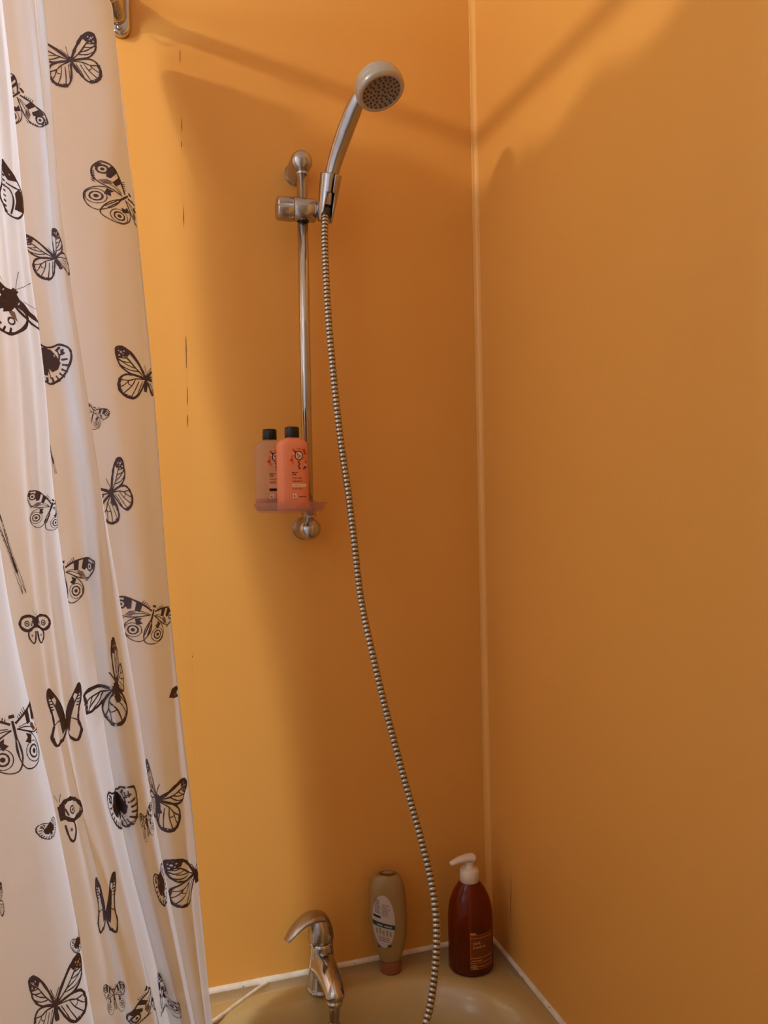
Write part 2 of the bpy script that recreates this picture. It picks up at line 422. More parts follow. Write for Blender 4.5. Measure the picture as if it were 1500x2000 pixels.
def fold_row(z):
    n = len(FOLDS); z = max(FOLDS[-1][0], min(FOLDS[0][0], z)); i = 0
    while i < n-2 and z < FOLDS[i+1][0]: i += 1
    t = (FOLDS[i][0]-z)/(FOLDS[i][0]-FOLDS[i+1][0])
    R = [FOLDS[max(i-1, 0)][1], FOLDS[i][1], FOLDS[i+1][1], FOLDS[min(i+2, n-1)][1]]
    out = [(cm(R[0][j][0], R[1][j][0], R[2][j][0], R[3][j][0], t), cm(R[0][j][1], R[1][j][1], R[2][j][1], R[3][j][1], t)) for j in range(len(R[0]))]
    return out + more_folds(z)
SEG = 14
def curtain_line(z):
    """cloth section at height z: list of (x, y), SEG points per fold"""
    P = fold_row(z); n = len(P); out = []
    for i in range(n-1):
        a, b, c, d = P[max(i-1, 0)], P[i], P[i+1], P[min(i+2, n-1)]
        for k in range(SEG):
            t = k/SEG
            out.append((cm(a[0], b[0], c[0], d[0], t), cm(a[1], b[1], c[1], d[1], t)))
    out.append(P[-1])
    # faint ripples in the cloth
    return [(x+.0018*math.sin(j*.55+z*7)*math.sin(z*3.1+j*.13), y+.0012*math.sin(j*.4-z*9)) for j, (x, y) in enumerate(out)]
BUTTERFLIES = [
    ('M', 20.36, 1.42, 0.043, 32, 0.93, 1, 1, 0, -28, 0.0),
    ('P', 71.72, 1.308, 0.0397, -45, 1.0, 0.5, 1, -20, -20, -0.23),
    ('S', 111.16, 1.152, 0.0315, 4, 1.3, 1, 0.75, 0, 0, 0.0),
    ('P', 7.48, 1.244, 0.0432, -42, 1.55, 1, 1, -20, -20, 0.0),
    ('M', 57.07, 1.112, 0.0351, 20, 1.01, 0.95, 0.5, 0, 0, 0.0),
    ('T', 119.24, 1.028, 0.0385, -35, 1.25, 1, 1, 0, 0, 0.0),
    ('D', 74.52, 0.98, 0.0309, -8, 1.03, 0.8, 1, 0, 0, 0.0),
    ('M', 6.72, 0.98, 0.0458, -12, 1.25, 0.85, 0.9, -14, 0, 0.19),
    ('P', 21.35, 0.928, 0.0242, -24, 0.96, 0.8, 0.8, -15, -15, 0.0),
    ('M', 20.55, 0.816, 0.0442, 0, 0.98, 0.72, 0.62, -50, 8, 0.0),
    ('P', 103.96, 0.796, 0.0269, -20, 1.48, 0.75, 0.8, -15, -15, 0.0),
    ('P', 72.38, 0.716, 0.0405, -2, 1.11, 0.9, 1, -20, -20, -0.39),
    ('Q', 124.97, 0.664, 0.0192, -4, 1.09, 0.85, 0.85, 0, 0, 0.0),
    ('P', 11.18, 0.644, 0.0404, -20, 1.36, 1, 0.95, -20, -20, 0.0),
    ('M', 60.48, 0.564, 0.0472, 0, 1.73, 0.95, 0.3, -62, 38, 0.19),
    ('N', 2.89, 0.52, 0.0113, 0, 2.68, 1, 1, 0, 0, 0.0),
    ('V', 113.43, 0.56, 0.0324, -4, 1.8, 0.8, 0.8, 0, 0, 0.0),
    ('P', 164.85, 0.584, 0.0411, 0, 1.1, 1, 0.9, -18, -18, 0.0),
    ('D', 65.78, 0.408, 0.032, 4, 1.78, 0.62, 0.95, 0, 0, -0.17),
    ('M', 21.06, 0.384, 0.0504, 0, 1.07, 0.22, 0.95, 10, -42, 0.0),
    ('P', 47.97, 0.376, 0.026, 0, 2.84, 0.3, 0.35, 0, 0, 0.0),
    ('Q', 130.04, 0.452, 0.0293, 0, 1.08, 0, 0.85, 0, 0, 0.0),
    ('D', 160.56, 0.48, 0.01, 0, 1.64, 1, 0.6, 0, 0, 0.0),
    ('M', 11.39, 0.252, 0.0442, 0, 2.09, 0.75, 0.9, 0, 0, 0.37),
    ('D', 47.1, 0.284, 0.0276, 0, 3.62, 0.22, 0.25, 0, 0, 0.0),
    ('V', 114.19, 0.34, 0.0326, -10, 1.2, 0.55, 0.9, 0, 0, 0.0),
    ('D', 158.03, 0.36, 0.0091, 0, 2.07, 0.5, 0.9, 0, 0, 0.0),
    ('M', 166.67, 0.316, 0.0375, -4, 0.98, 0.58, 0.9, -6, 0, 0.0),
    ('P', 124.02, 0.236, 0.0234, -4, 1.07, 0.5, 0.6, 0, 0, 0.0),
    ('P', 66.69, 0.144, 0.034, 48, 2.36, 0, 0.9, -15, -15, -0.48),
    ('P', 106.4, 0.22, 0.0335, 48, 1.51, 0.9, 0, -15, -15, 0.43),
    ('V', 130.35, 0.748, 0.0488, 12, 0.99, 0.12, 0.12, 0, 0, 0.0),
    ('V', 75.92, 0.864, 0.0271, 8, 1.05, 0.12, 0.1, 0, 0, 0.0),
    ('M', 171.94, 0.428, 0.019, 0, 0.92, 0.5, 0.3, 0, 0, 0.0),
]

def ztop(j):
    return interp(j, [0, 3, 14, 28, 42, 98, 154, 190, 215, 300], [1.508, 1.522, 1.542, 1.546, 1.556, 1.552, 1.541, 1.530, 1.525, 1.518])
ZB = -.065
RINGS_J = [2, 34, 66, 98, 130, 158, 190, 218, 246, 272]
def scallop(j):
    """top edge dips between the rings"""
    for a, b in zip(RINGS_J, RINGS_J[1:]):
        if a <= j <= b: return -.013*math.sin(PI*(j-a)/(b-a))
    return 0
curtain = thing('shower_curtain', (-.67, -.35, 1.55), 'translucent white shower curtain printed with dark butterflies, hanging in deep folds at the left', 'curtain')
NR = 150
lines = []
nj = len(curtain_line(1.0))
for i in range(NR+1):
    t = i/NR
    row = []
    # rows follow each point's own top edge
    lines.append(t)
V, Fc = [], []
cacheL = {}
def cline(z):
    k = round(z, 4)
    if k not in cacheL: cacheL[k] = curtain_line(k)
    return cacheL[k]
for i in range(NR+1):
    t = i/NR; zn = lerp(1.56, ZB, t); L = cline(zn)
    for j in range(nj):
        zt = ztop(j)+scallop(j)-1.56
        V.append((L[j][0], L[j][1], zn+zt*max(0, 1-(1.56-zn)/.30)))
for i in range(NR):
    for j in range(nj-1):
        a = i*nj+j; Fc.append((a, a+1, a+nj+1, a+nj))
make('cloth', V, Fc, M_cloth, curtain)
# stitched hem down the free edge and along the bottom
def cpoint(j, z, off=0.):
    L = cline(z); j = max(0, min(len(L)-1.001, j)); k = int(j); f = j-k
    x, y = lerp(L[k][0], L[k+1][0], f), lerp(L[k][1], L[k+1][1], f)
    k0, k1 = max(0, k-1), min(len(L)-1, k+2)
    tx, ty = L[k1][0]-L[k0][0], L[k1][1]-L[k0][1]; l = math.hypot(tx, ty)+1e-9
    return Vector((x-off*(-ty/l)*-1, y-off*(tx/l)*-1, z)) if False else Vector((x+off*(-ty/l)*SGN, y+off*(tx/l)*SGN, z))
SGN = 1
V, Fc = [], []
zs = [lerp(1.50, ZB, i/120) for i in range(121)]
for z in zs:
    for jj in (0, 1.1):
        V.append(cpoint(jj, z, .0006))
for i in range(120): Fc.append((2*i, 2*i+1, 2*i+3, 2*i+2))
make('hem', V, Fc, M_cloth, curtain)

# ------------------------------------------------ butterfly prints
def W(*p): return [Vector((a, b)) for a, b in p]
UP = W((.03, .05), (.22, .42), (.50, .80), (.78, .97), (.95, .90), (.93, .62), (.85, .38), (.58, .15), (.05, 0))
LO = W((.05, 0), (.40, .10), (.72, .10), (.90, -.04), (.95, -.30), (.84, -.52), (.56, -.64), (.30, -.46), (.06, -.08))
def monarch():
    S = [(UP, .050), (LO, .055), (W((.03, .05), (.22, .42), (.50, .80), (.78, .97)), .075),
         (W((.05, .03), (.35, .30), (.62, .62), (.80, .72)), .035), (W((.35, .30), (.62, .40), (.92, .60)), .028), (W((.30, .22), (.60, .26), (.86, .40)), .028),
         (W((.62, .62), (.78, .62), (.93, .66)), .028), (W((.5, .48), (.72, .50), (.92, .56)), .024),
         (W((.06, -.02), (.40, -.02), (.62, -.08), (.90, -.06)), .03), (W((.62, -.08), (.78, -.22), (.93, -.30)), .026), (W((.40, -.02), (.55, -.25), (.82, -.48)), .026),
         (W((.30, -.10), (.42, -.32), (.60, -.60)), .026), (W((.15, -.08), (.25, -.25), (.38, -.50)), .022), (W((.55, -.25), (.66, -.18), (.62, -.08)), .022),
         (W((.90, -.04), (.955, -.30), (.84, -.52), (.56, -.64)), .085)]
    Fl = [(W((.50, .79), (.78, .97), (.95, .90), (.93, .60), (.80, .62), (.70, .70), (.60, .66)), 0)]
    for c, r in (((.70, .83), .028), ((.80, .80), .040), ((.86, .70), .032), ((.74, .74), .022), ((.87, .84), .022), ((.905, .33), .018), ((.90, -.18), .02), ((.84, -.38), .02), ((.70, -.55), .02)):
        Fl.append(([Vector((c[0]+r*math.cos(k*PI/3), c[1]+r*math.sin(k*PI/3))) for k in range(6)], 1))
    return S, Fl, [(W((0, .12), (0, -.18), (.02, -.42)), .09), (W((0, .12), (.06, .30), (.12, .42)), .016), (W((0, .12), (-.06, .30), (-.10, .42)), .016)]
def ring(cx, cy, r, n=9): return [Vector((cx+r*math.cos(2*PI*k/n), cy+r*math.sin(2*PI*k/n)*1.1)) for k in range(n+1)]
def peacock():
    U = W((.03, .10), (.30, .40), (.66, .64), (.95, .62), (1.0, .36), (.88, .08), (.60, -.06), (.08, -.02))
    Lw = W((.08, -.03), (.45, -.08), (.72, -.26), (.80, -.55), (.62, -.84), (.36, -.90), (.12, -.55), (.05, -.1))
    S = [(U[:4], .045), (U[3:], .03), (Lw, .024), (ring(.80, .40, .12), .045), (ring(.56, -.50, .13), .035), (ring(.56, -.50, .22), .018)]
    for k in range(6):
        a = Vector((.90-.03*k, .22-.06*k)); S.append(([a, a+Vector((.09, .02))], .022))
    for k in range(5):
        S.append(([Vector((.12+.035*k, .19+.055*k)), Vector((.06+.035*k, .27+.055*k))], .018))
    S.append((W((.10, -.02), (.30, .05), (.62, .04)), .02)); S.append((W((.12, .03), (.4, .16), (.60, .12)), .018))
    Fl = [(W((.26, .33), (.40, .45), (.46, .16), (.34, .10)), 0), (W((.50, .53), (.70, .64), (.72, .46), (.64, .22), (.54, .24)), 0),
          (W((.30, -.10), (.48, -.12), (.46, -.34), (.30, -.30), (.36, -.20)), 0), (ring(.80, .40, .05, 6)[:-1], 0), (ring(.56, -.50, .06, 6)[:-1], 0),
          (W((.42, .12), (.60, .16), (.74, .02), (.58, -.04)), 2), (W((.88, .58), (.97, .56), (.98, .38), (.92, .36)), 0)]
    return S, Fl, [(W((0, .30), (0, .22)), .10), (W((0, .16), (0, -.30)), .05), (W((-.02, -.32), (-.03, -.75)), .022), (W((.03, -.32), (.04, -.75)), .022)]
def tortoise():
    O = W((.0, .55), (.25, .62), (.55, .80), (.92, .70), (1.0, .30), (.86, -.20), (.60, -.62), (.22, -.92), (.0, -.85))
    S = [(O, .07)]
    for k in range(9):
        a = math.radians(52-17*k); S.append(([Vector((.66*math.cos(a), .66*math.sin(a)-.02)), Vector((.92*math.cos(a), .92*math.sin(a)-.02))], .065))
    S.append((W((.45, .55), (.55, .30), (.50, 0)), .05)); S.append((W((.1, -.25), (.22, -.7)), .035))
    Fl = [(W((0, .52), (.22, .50), (.46, .28), (.60, .05), (.50, -.25), (.28, -.42), (.14, -.30), (.10, -.60), (0, -.62)), 0), (W((.58, .60), (.72, .66), (.70, .40), (.60, .36)), 0), (W((.30, .30), (.36, .34), (.38, .22)), 1)]
    return S, Fl, [(W((0, .60), (0, -.3)), .12)]
def folded():
    O = W((0, -.40), (.08, .10), (.28, .70), (.46, 1.0), (.50, .60), (.40, .10), (.38, -.30), (.46, -.62), (.34, -.96), (.14, -.80), (.03, -.45))
    S = [(O, .045), (W((.10, 0), (.26, .3), (.44, .70)), .03), (W((.12, -.1), (.28, -.2), (.38, -.28)), .03), (W((.46, -.62), (.34, -.96), (.14, -.80)), .07), (W((.38, -.30), (.46, -.62)), .06)]
    for k in range(7): S.append((W((.33+.015*k, .25+.1*k), (.44+.008*k, .28+.1*k)), .035))
    Fl = [(W((0, -.38), (.08, .10), (.25, .60), (.30, .35), (.20, -.10), (.14, -.62), (.05, -.45)), 0), (W((.28, .70), (.46, 1.0), (.48, .72), (.38, .62)), 0)]
    return S, Fl, [(W((0, -.25), (0, -.5)), .05)]
def heart():
    O = W((0, .42), (.35, .58), (.80, .50), (1.0, .15), (.82, -.15), (.45, -.25), (.10, 0))
    Lw = W((.06, -.05), (.42, -.20), (.50, -.60), (.28, -.98), (.12, -.85), (.05, -.3))
    S = [(O, .13), (Lw, .075), (ring(.55, .15, .13), .05), (W((.2, .3), (.3, .0)), .05)]
    Fl = [(ring(.55, .15, .06, 6)[:-1], 0), (W((.0, .42), (.22, .45), (.14, 0), (0, -.1)), 0), (ring(.28, -.55, .07, 6)[:-1], 2)]
    return S, Fl, [(W((0, .45), (0, -.1)), .14), (W((.02, .6), (.12, .9)), .014), (W((-.02, .6), (-.12, .9)), .014)]
def side():
    O = W((.0, 1.0), (.30, .62), (.62, .20), (.72, -.25), (.55, -.75), (.20, -1.0), (-.25, -.85), (-.5, -.4), (-.30, .1), (-.15, .6), (0, 1.0))
    S = [(O, .06), (W((.0, .2), (.3, .1), (.6, .1)), .05), (W((-.3, .05), (.1, .0), (.2, -.4), (0, -.9)), .05)]
    for k in range(8): S.append((W((-.16-.02*k, .62-.18*k), (0-.02*k, .60-.18*k)), .06))
    Fl = [(W((0, 1.0), (.30, .62), (.50, .34), (.12, .30), (-.12, .55)), 0), (W((.52, .10), (.64, .05), (.70, -.25), (.55, -.72), (.18, -.70), (.30, -.40), (.30, -.10)), 0), (W((-.45, -.5), (-.1, -.85), (-.3, -.9)), 0), (ring(.06, .72, .03, 5)[:-1], 1), (ring(.2, .52, .03, 5)[:-1], 1)]
    return S, Fl, []
def shield():
    U = W((.03, .12), (.45, .05), (1.0, -.05), (1.02, -.20), (.50, -.22), (.08, -.10))
    Lw = W((.08, -.10), (.55, -.12), (.70, -.5), (.55, -.95), (.22, -1.1), (.04, -.9))
    S = [(U, .06), (Lw, .07), (ring(.36, -.62, .09), .04), (W((.15, -.9), (.15, -1.1)), .05), (W((.30, -.9), (.32, -1.12)), .05), (W((.45, -.8), (.52, -1.0)), .05), (W((0, .3), (.12, .6), (.2, .85)), .012), (W((.3, .15), (.8, .3), (1.1, .25)), .012)]
    Fl = [(W((0, .25), (.25, .1), (.22, -.35), (.05, -.6), (0, -.5)), 0), (W((.25, .06), (.95, -.06), (.5, -.12), (.3, -.1)), 0), (W((.1, -.4), (.3, -.3), (.5, -.5), (.3, -.5)), 2)]
    return S, Fl, [(W((0, .30), (0, -.4)), .16)]
def tip():
    Fl = [(W((-.5, 1.0), (.9, 1.05), (1.1, .2), (1.15, -.9), (.6, -.55), (-.3, -.35), (-.85, .1)), 0), (ring(.55, .6, .15, 6)[:-1], 1), (ring(.5, 0, .16, 6)[:-1], 1), (ring(-.15, .05, .09, 6)[:-1], 1)]
    return [], Fl, []
DES = {'M': monarch, 'P': peacock, 'D': tortoise, 'V': folded, 'Q': heart, 'S': side, 'T': shield, 'N': tip}
from mathutils.geometry import tessellate_polygon
def flat_design(kind, lx, rx, lr, rr):
    """-> verts (2D), faces, material index; symmetric wings with their own width and turn"""
    S, Fl, body = DES[kind]()
    V, Fc, MI, ZO = [], [], [], []
    def put(pts, faces, mi, fn, lift):
        b = len(V)
        for p in pts: V.append(fn(p)); ZO.append(lift)
        for f in faces: Fc.append([b+k for k in f]); MI.append(mi)
    def ribbon(P, wd):
        if len(P) > 2:
            P = [Vector((p.x, p.y, 0)) for p in P]; P = [Vector((q.x, q.y)) for q in catmull(P, 4)]
        else: P = [P[0].lerp(P[1], k/3) for k in range(4)]
        pts, fs = [], []
        for i, p in enumerate(P):
            d = P[min(i+1, len(P)-1)]-P[max(i-1, 0)]; d = d.normalized() if d.length > 0 else Vector((1, 0))
            nrm = Vector((-d.y, d.x)); e = wd*.62*(.75+.5*random.random())
            pts += [p+nrm*e, p-nrm*e]
        for i in range(len(P)-1): fs.append((2*i, 2*i+1, 2*i+3, 2*i+2))
        return pts, fs
    def poly(P):
        bm = bmesh.new()
        vs = [bm.verts.new((p.x, p.y, 0)) for p in P]
        for t in tessellate_polygon([[Vector((p.x, p.y, 0)) for p in P]]):
            try: bm.faces.new([vs[k] for k in t])
            except ValueError: pass
        if len(P) > 6 or max((p-P[0]).length for p in P) > .25:
            for _ in range(2):
                ed = [e for e in bm.edges if e.calc_length() > .16]
                if ed: bmesh.ops.subdivide_edges(bm, edges=ed, cuts=1)
            bmesh.ops.triangulate(bm, faces=bm.faces)
        bm.verts.index_update()
        r = [Vector((v.co.x, v.co.y)) for v in bm.verts], [[v.index for v in f.verts] for f in bm.faces]
        bm.free(); return r
    sides = ([(1, rx, rr)] if rx > 0 else []) + ([(-1, lx, lr)] if kind not in 'SN' and lx > 0 else [])
    for sg, sx, rot in sides:
        ca, sa = math.cos(math.radians(rot)), math.sin(math.radians(rot))
        def fn(p):
            x, y = p.x*ca-p.y*sa, p.x*sa+p.y*ca
            return Vector((sg*x*sx, y))
        for P, wd in S: a, b = ribbon(P, wd); put(a, b, 0, fn, 0)
        for P, mi in Fl:
            a, b = poly(P); put(a, b, mi, fn, {0: .00005, 1: .0003, 2: -.0001}[mi])
    for P, wd in body: a, b = ribbon(P, wd); put(a, b, 0, lambda p: p, .0001)
    return V, Fc, MI, ZO
def walk(L, s0, a):
    """move a metres along the section, positive = to the viewer's right (falling index)"""
    j = s0; left = abs(a); st = -1 if a > 0 else 1
    while left > 0:
        if st < 0: k = math.ceil(j)-1
        else: k = math.floor(j)+1
        if k < 0 or k > len(L)-1: return None
        kk = min(int(min(j, k)), len(L)-2)
        seg = math.dist(L[kk], L[kk+1]); dd = abs(k-j)*seg
        if dd >= left: return j+st*left/seg
        left -= dd; j = float(k)
    return j
for kind, s0, z0, size, rot, hst, lx, rx, lr, rr_, off in BUTTERFLIES:
    V2, F2, MI, ZO = flat_design(kind, lx, rx, lr, rr_)
    ca, sa = math.cos(math.radians(rot)), math.sin(math.radians(rot))
    P3 = []
    for p, zo in zip(V2, ZO):
        x, y = p.x*ca-p.y*sa, p.x*sa+p.y*ca
        x += off
        z = z0+y*size
        L = cline(round(z, 3)); j = walk(L, s0, x*size*hst)
        if j is None: P3.append(None); continue
        # drop of the top rows (curtain hangs a little lower near its edge)
        dz = (ztop(j)+scallop(j)-1.56)*max(0, 1-(1.56-z)/.30)
        q = cpoint(j, round(z, 3), .0008+zo); q.z = z; P3.append(q)
    used = {}; VV, FF, MM = [], [], []
    for f, mi in zip(F2, MI):
        if any(P3[k] is None for k in f): continue
        g = []
        for k in f:
            if k not in used: used[k] = len(VV); VV.append(P3[k])
            g.append(used[k])
        FF.append(g); MM.append(mi)
    if FF: make('butterfly_print', VV, FF, [M_ink, M_dot, M_ink2], curtain, smooth=False, mi=MM)

# ---------------------------------------------------------------- curtain rod and rings
R0, R1 = Vector((-.627, 0, 1.583)), Vector((-.72, FY, 1.515))
rod = thing('curtain_rod', tuple(R0), 'chrome shower curtain rod with oblong wall bracket above the butterfly curtain', 'curtain rod')
rd = (R1-R0)
V, Fc = tube([R0+rd*.004, R0+rd*.3, R0+rd*.6, R0+rd*.999], .0115, 24, ref=Vector((0, 0, 1)))
make('rod', V, Fc, M_chrome, rod)
def stadium(hw, hh, n=14):
    pts = []
    for k in range(n+1): a = PI*k/n; pts.append((hw*math.cos(a), hh-hw+hw*math.sin(a)))
    for k in range(n+1): a = PI+PI*k/n; pts.append((hw*math.cos(a), -hh+hw+hw*math.sin(a)))
    return pts
def plate(cx, cz, layers, n=14):
    """layers: (y, hw, hh, dz)"""
    rings = [[Vector((cx+a, y, cz+dz+b)) for a, b in stadium(hw, hh, n)] for y, hw, hh, dz in layers]
    return loft(rings)
V, Fc = plate(-.611, 1.592, [(0, .0150, .053, 0), (-.008, .0150, .053, 0), (-.0115, .0138, .0515, 0), (-.013, .011, .048, 0)])
make('wall_plate', V, Fc, M_chrome, rod)
V, Fc = loft([[Vector((-.617+a*k+dx, y, 1.583+dz+b*k2)) for a, b in stadium(.0165, .030)] for y, k, k2, dx, dz in ((-.010, 1, 1.05, 0, 0), (-.020, 1, .95, -.002, .0), (-.032, .95, .72, -.006, .002), (-.042, .88, .56, -.009, .003), (-.045, .75, .5, -.0095, .003))])
make('socket', V, Fc, M_chrome, rod)
V, Fc = lathe((-.612, -.0128, 1.551), (0, -1, 0), [(0, .0045), (.0012, .0045), (.002, .0035), (.0021, 0)], 16)
make('screw', V, Fc, M_brush, rod)
for j in RINGS_J:
    L = cline(1.5); x, y = L[min(j, len(L)-1)]
    t = -y/abs(FY); c = R0.lerp(R1, t)
    zt = ztop(j)
    hook = [Vector((c.x+.5*(x-c.x)*0, y, c.z))+Vector((.019*math.sin(a), 0, .019*math.cos(a)-.004)) for a in [PI*2*k/20 for k in range(21)]]
    V, Fc = tube(hook, .0013, 8, ref=Vector((0, 1, 0)), caps=False)
    make('hook', V, Fc, M_chrome, curtain)

# ---------------------------------------------------------------- riser rail
RX, RY = -.3345, -.056
rail = thing('shower_rail', (RX, 0, .758), 'vertical chrome shower riser rail fixed to the orange wall with two round brackets', 'shower rail')
V, Fc = lathe((RX-.001, RY, .762), (.0015, 0, 1), [(0, .0088), (.590, .0088)], 32)
make('pole', V, Fc, M_chrome, rail)
for z, dx, k in ((1.353, .0, 1), (.755, .002, -1)):
    V, Fc = lathe((RX+dx, 0, z), (0, -1, 0), [(0, .0185), (.001, .0190), (.004, .0190), (.0045, .0178), (.050, .0178), (.055, .0176), (.060, .0165), (.0645, .0135), (.0675, .009), (.0690, .004), (.0693, 0)], 48)
    make('bracket', V, Fc, M_brush, rail)
    V, Fc = lathe((RX+dx, RY, z-.019*k), (0, 0, -k), [(0, .0100), (.002, .0102), (.004, .0095), (.0045, .0083)], 32)
    make('collar', V, Fc, M_chrome, rail)
# slider with its grooved clamp knob
V, Fc = lathe((-.3505, RY, 1.2735), (1, 0, .02), [(0, .0183), (.0008, .0190), (.034, .0190), (.037, .0175), (.0385, .014), (.039, .008)], 48)
sl = make('slider', V, Fc, M_brush, rail)
n = 48; rings = []
for t, r, gr in ((0, .0165, 1), (.001, .0182, 1), (.0025, .0190, 1), (.023, .0190, 1), (.0245, .0186, 0), (.0265, .0186, 0)):
    ring_ = []
    for k in range(n):
        a = 2*PI*k/n
        g = .0028*gr if (k % 12) in (0, 1) else 0
        ring_.append(Vector((-.3772+t, RY+(r-g)*math.sin(a), 1.2728+(r-g)*math.cos(a))))
    rings.append(ring_)
V, Fc = loft(rings)
make('clamp_knob', V, Fc, M_brush, rail, smooth=True)
V, Fc = lathe((RX, RY, 1.252), (0, 0, -1), [(-.003, .0100), (-.0022, .0100), (-.0018, .0096), (-.0016, .0089)], 32)
make('slider_bush', V, Fc, M_darkmetal, rail)
# tilted open-fronted cone that holds the handset
P0 = Vector((-.3010, -.076, 1.262)); P1 = Vector((-.2950, -.094, 1.320)); ax = (P1-P0).normalized()
def conering(c, ro, ri, gap, n=30):
    a, b = frame(ax, Vector((0, -1, 0)))
    # b or a pointing to the viewer is the opening
    view = Vector((0.12, -1, -.3)); view = (view-ax*view.dot(ax)).normalized(); side_ = ax.cross(view)
    o, i_ = [], []
    for k in range(n+1):
        th = gap+(2*PI-2*gap)*k/n
        d = view*math.cos(th)+side_*math.sin(th)
        o.append(c+d*ro); i_.append(c+d*ri)
    return o+i_[::-1]
rings = [conering(P0+ax*t, ro, ri, gp) for t, ro, ri, gp in ((-.012, .0120, .0095, .80), (0, .0132, .0105, .66), (.020, .0148, .0120, .50), (.0330, .0157, .0132, .42), (.0332, .0157, .0132, .10), (.058, .0172, .0145, .10), (.0605, .0174, .0150, .10))]
V, Fc = loft(rings)
make('handset_holder', V, Fc, M_brush, rail)
V, Fc = lathe((-.313, -.060, 1.2745), (.5, -.55, -.12), [(0, .011), (.012, .011), (.016, .010)], 24)
make('pivot', V, Fc, M_brush, rail)

# ---------------------------------------------------------------- handset
hs = thing('shower_handset', (-.295, -.09, 1.30), 'round grey shower head on a chrome handle, tilted in its holder above the rail', 'shower head')
hp = [Vector(p) for p in ((-.2995, -.080, 1.275), (-.2955, -.091, 1.312), (-.2895, -.110, 1.343), (-.2825, -.133, 1.368), (-.2755, -.156, 1.389), (-.2685, -.176, 1.405), (-.260, -.192, 1.415))]
hr = [.0092, .0105, .0122, .0132, .0128, .0108, .0085]
hf = [1., 1., .95, .92, .85, .8, .8]
path = catmull(hp, 6); k6 = [i/6 for i in range(len(path))]
rr6 = [interp(t, range(7), hr) for t in k6]; ff6 = [interp(t, range(7), hf) for t in k6]
V, Fc = tube(path, rr6, 28, ff6)
make('handle', V, Fc, M_brush, hs)
V, Fc = lathe(hp[1]+(hp[2]-hp[1])*.15, (hp[2]-hp[1]), [(-.0005, .0108), (0, .0118), (.0012, .0118), (.0016, .0110)], 28)
make('collar', V, Fc, M_chrome, hs)
HC = Vector((-.2475, -.205, 1.4085)); HN = Vector((.20, -.34, -.92)).normalized()
RH = .0365
V, Fc = lathe(HC, -HN, [(-.012, RH*.97), (-.0105, RH*1.0), (-.004, RH*1.02), (-.002, RH*.99), (-.0005, RH*1.0), (.004, RH*.985), (.010, RH*.93), (.016, RH*.82), (.021, RH*.66), (.0245, RH*.45), (.0265, RH*.22), (.027, 0)], 56)
hd = make('head_shell', V, Fc, M_head, hs)
V, Fc = lathe(HC+HN*.009, HN, [(0, RH*.99), (.003, RH*.97), (.0045, RH*.90), (.0040, RH*.80), (.0036, RH*.79), (.0036, 0)], 56)
make('face_plate', V, Fc, [M_head, M_face], hs, mi=None)
me = bpy.data.objects['face_plate'].data
for p in me.polygons:
    if (p.center-(HC+HN*.0126)).length < RH*.80: p.material_index = 1
a, b = frame(HN)
for rad, cnt, ph in ((.0055, 5, .2), (.0110, 9, 0), (.0165, 13, .15), (.0220, 17, 0), (.0268, 21, .1)):
    for k in range(cnt):
        th = 2*PI*k/cnt+ph; c = HC+HN*.0124+(a*math.cos(th)+b*math.sin(th))*rad
        V, Fc = lathe(c, HN, [(0, .0017), (.0012, .0015), (.0016, .0007)], 7)
        make('nozzle', V, Fc, M_nozzle, hs)

# ---------------------------------------------------------------- hose: ribbed steel, from handset down into the bath and up to the tap
hose = thing('shower_hose', (-.3, -.09, 1.26), 'long ribbed steel shower hose hanging from the handset into the bath', 'shower hose')
HP = [(-.3020, -.0765, 1.2640), (-.3055, -.090, 1.2480), (-.3090, -.0990, 1.2111), (-.3112, -.12, 1.1009), (-.3074, -.13, 1.0037), (-.3006, -.14, .8999), (-.292, -.15, .8129), (-.2852, -.155, .7346), (-.2778, -.16, .6488)]
HP += [(-0.2682, -0.185, 0.5666), (-0.2515, -0.2, 0.4768), (-0.2322, -0.22, 0.3821), (-0.2185, -0.24, 0.3128), (-0.2098, -0.26, 0.2536), (-0.2107, -0.28, 0.2052), (-0.2183, -0.295, 0.1574), (-0.2306, -0.305, 0.1092), (-0.2438, -0.315, 0.08), (-.256, -.325, .02)]
HP += [(-.262, -.335, -.06), (-.300, -.345, -.13), (-.345, -.310, -.175), (-.365, -.245, -.165), (-.352, -.185, -.125), (-.334, -.150, -.075), (-.3270, -.136, -.035)]
path0 = catmull([Vector(p) for p in HP], 24)
# even steps
def resample(P, step):
    out = [P[0]]; acc = 0
    for i in range(1, len(P)):
        seg = (P[i]-P[i-1]).length; d0 = acc
        while d0+seg >= step:
            t = (step-d0)/seg; q = P[i-1].lerp(P[i], t); out.append(q)
            P[i-1] = q; seg = (P[i]-q).length; d0 = 0
        acc = d0+seg
    return out
PITCH = .0066; K = 8
path = resample(path0[:], PITCH/K)
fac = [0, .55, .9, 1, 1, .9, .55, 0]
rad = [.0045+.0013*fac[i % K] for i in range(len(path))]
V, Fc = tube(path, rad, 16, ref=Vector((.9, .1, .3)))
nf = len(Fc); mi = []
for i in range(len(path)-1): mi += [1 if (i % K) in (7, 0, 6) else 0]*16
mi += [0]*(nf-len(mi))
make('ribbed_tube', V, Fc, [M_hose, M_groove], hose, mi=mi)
V, Fc = lathe(Vector((-.3005, -.0785, 1.270)), (Vector(HP[1])-Vector((-.3005, -.0785, 1.270))), [(0, .0085), (.006, .0085), (.007, .0075), (.016, .0070), (.018, .0062)], 12)
make('hose_nut', V, Fc, M_darkmetal, hose)
V, Fc = lathe((-.3255, -.134, -.024), (-.12, -.12, -1), [(0, .0095), (.008, .0095), (.010, .0080), (.020, .0072), (.022, .0062)], 10)
make('hose_nut', V, Fc, M_chrome, hose)

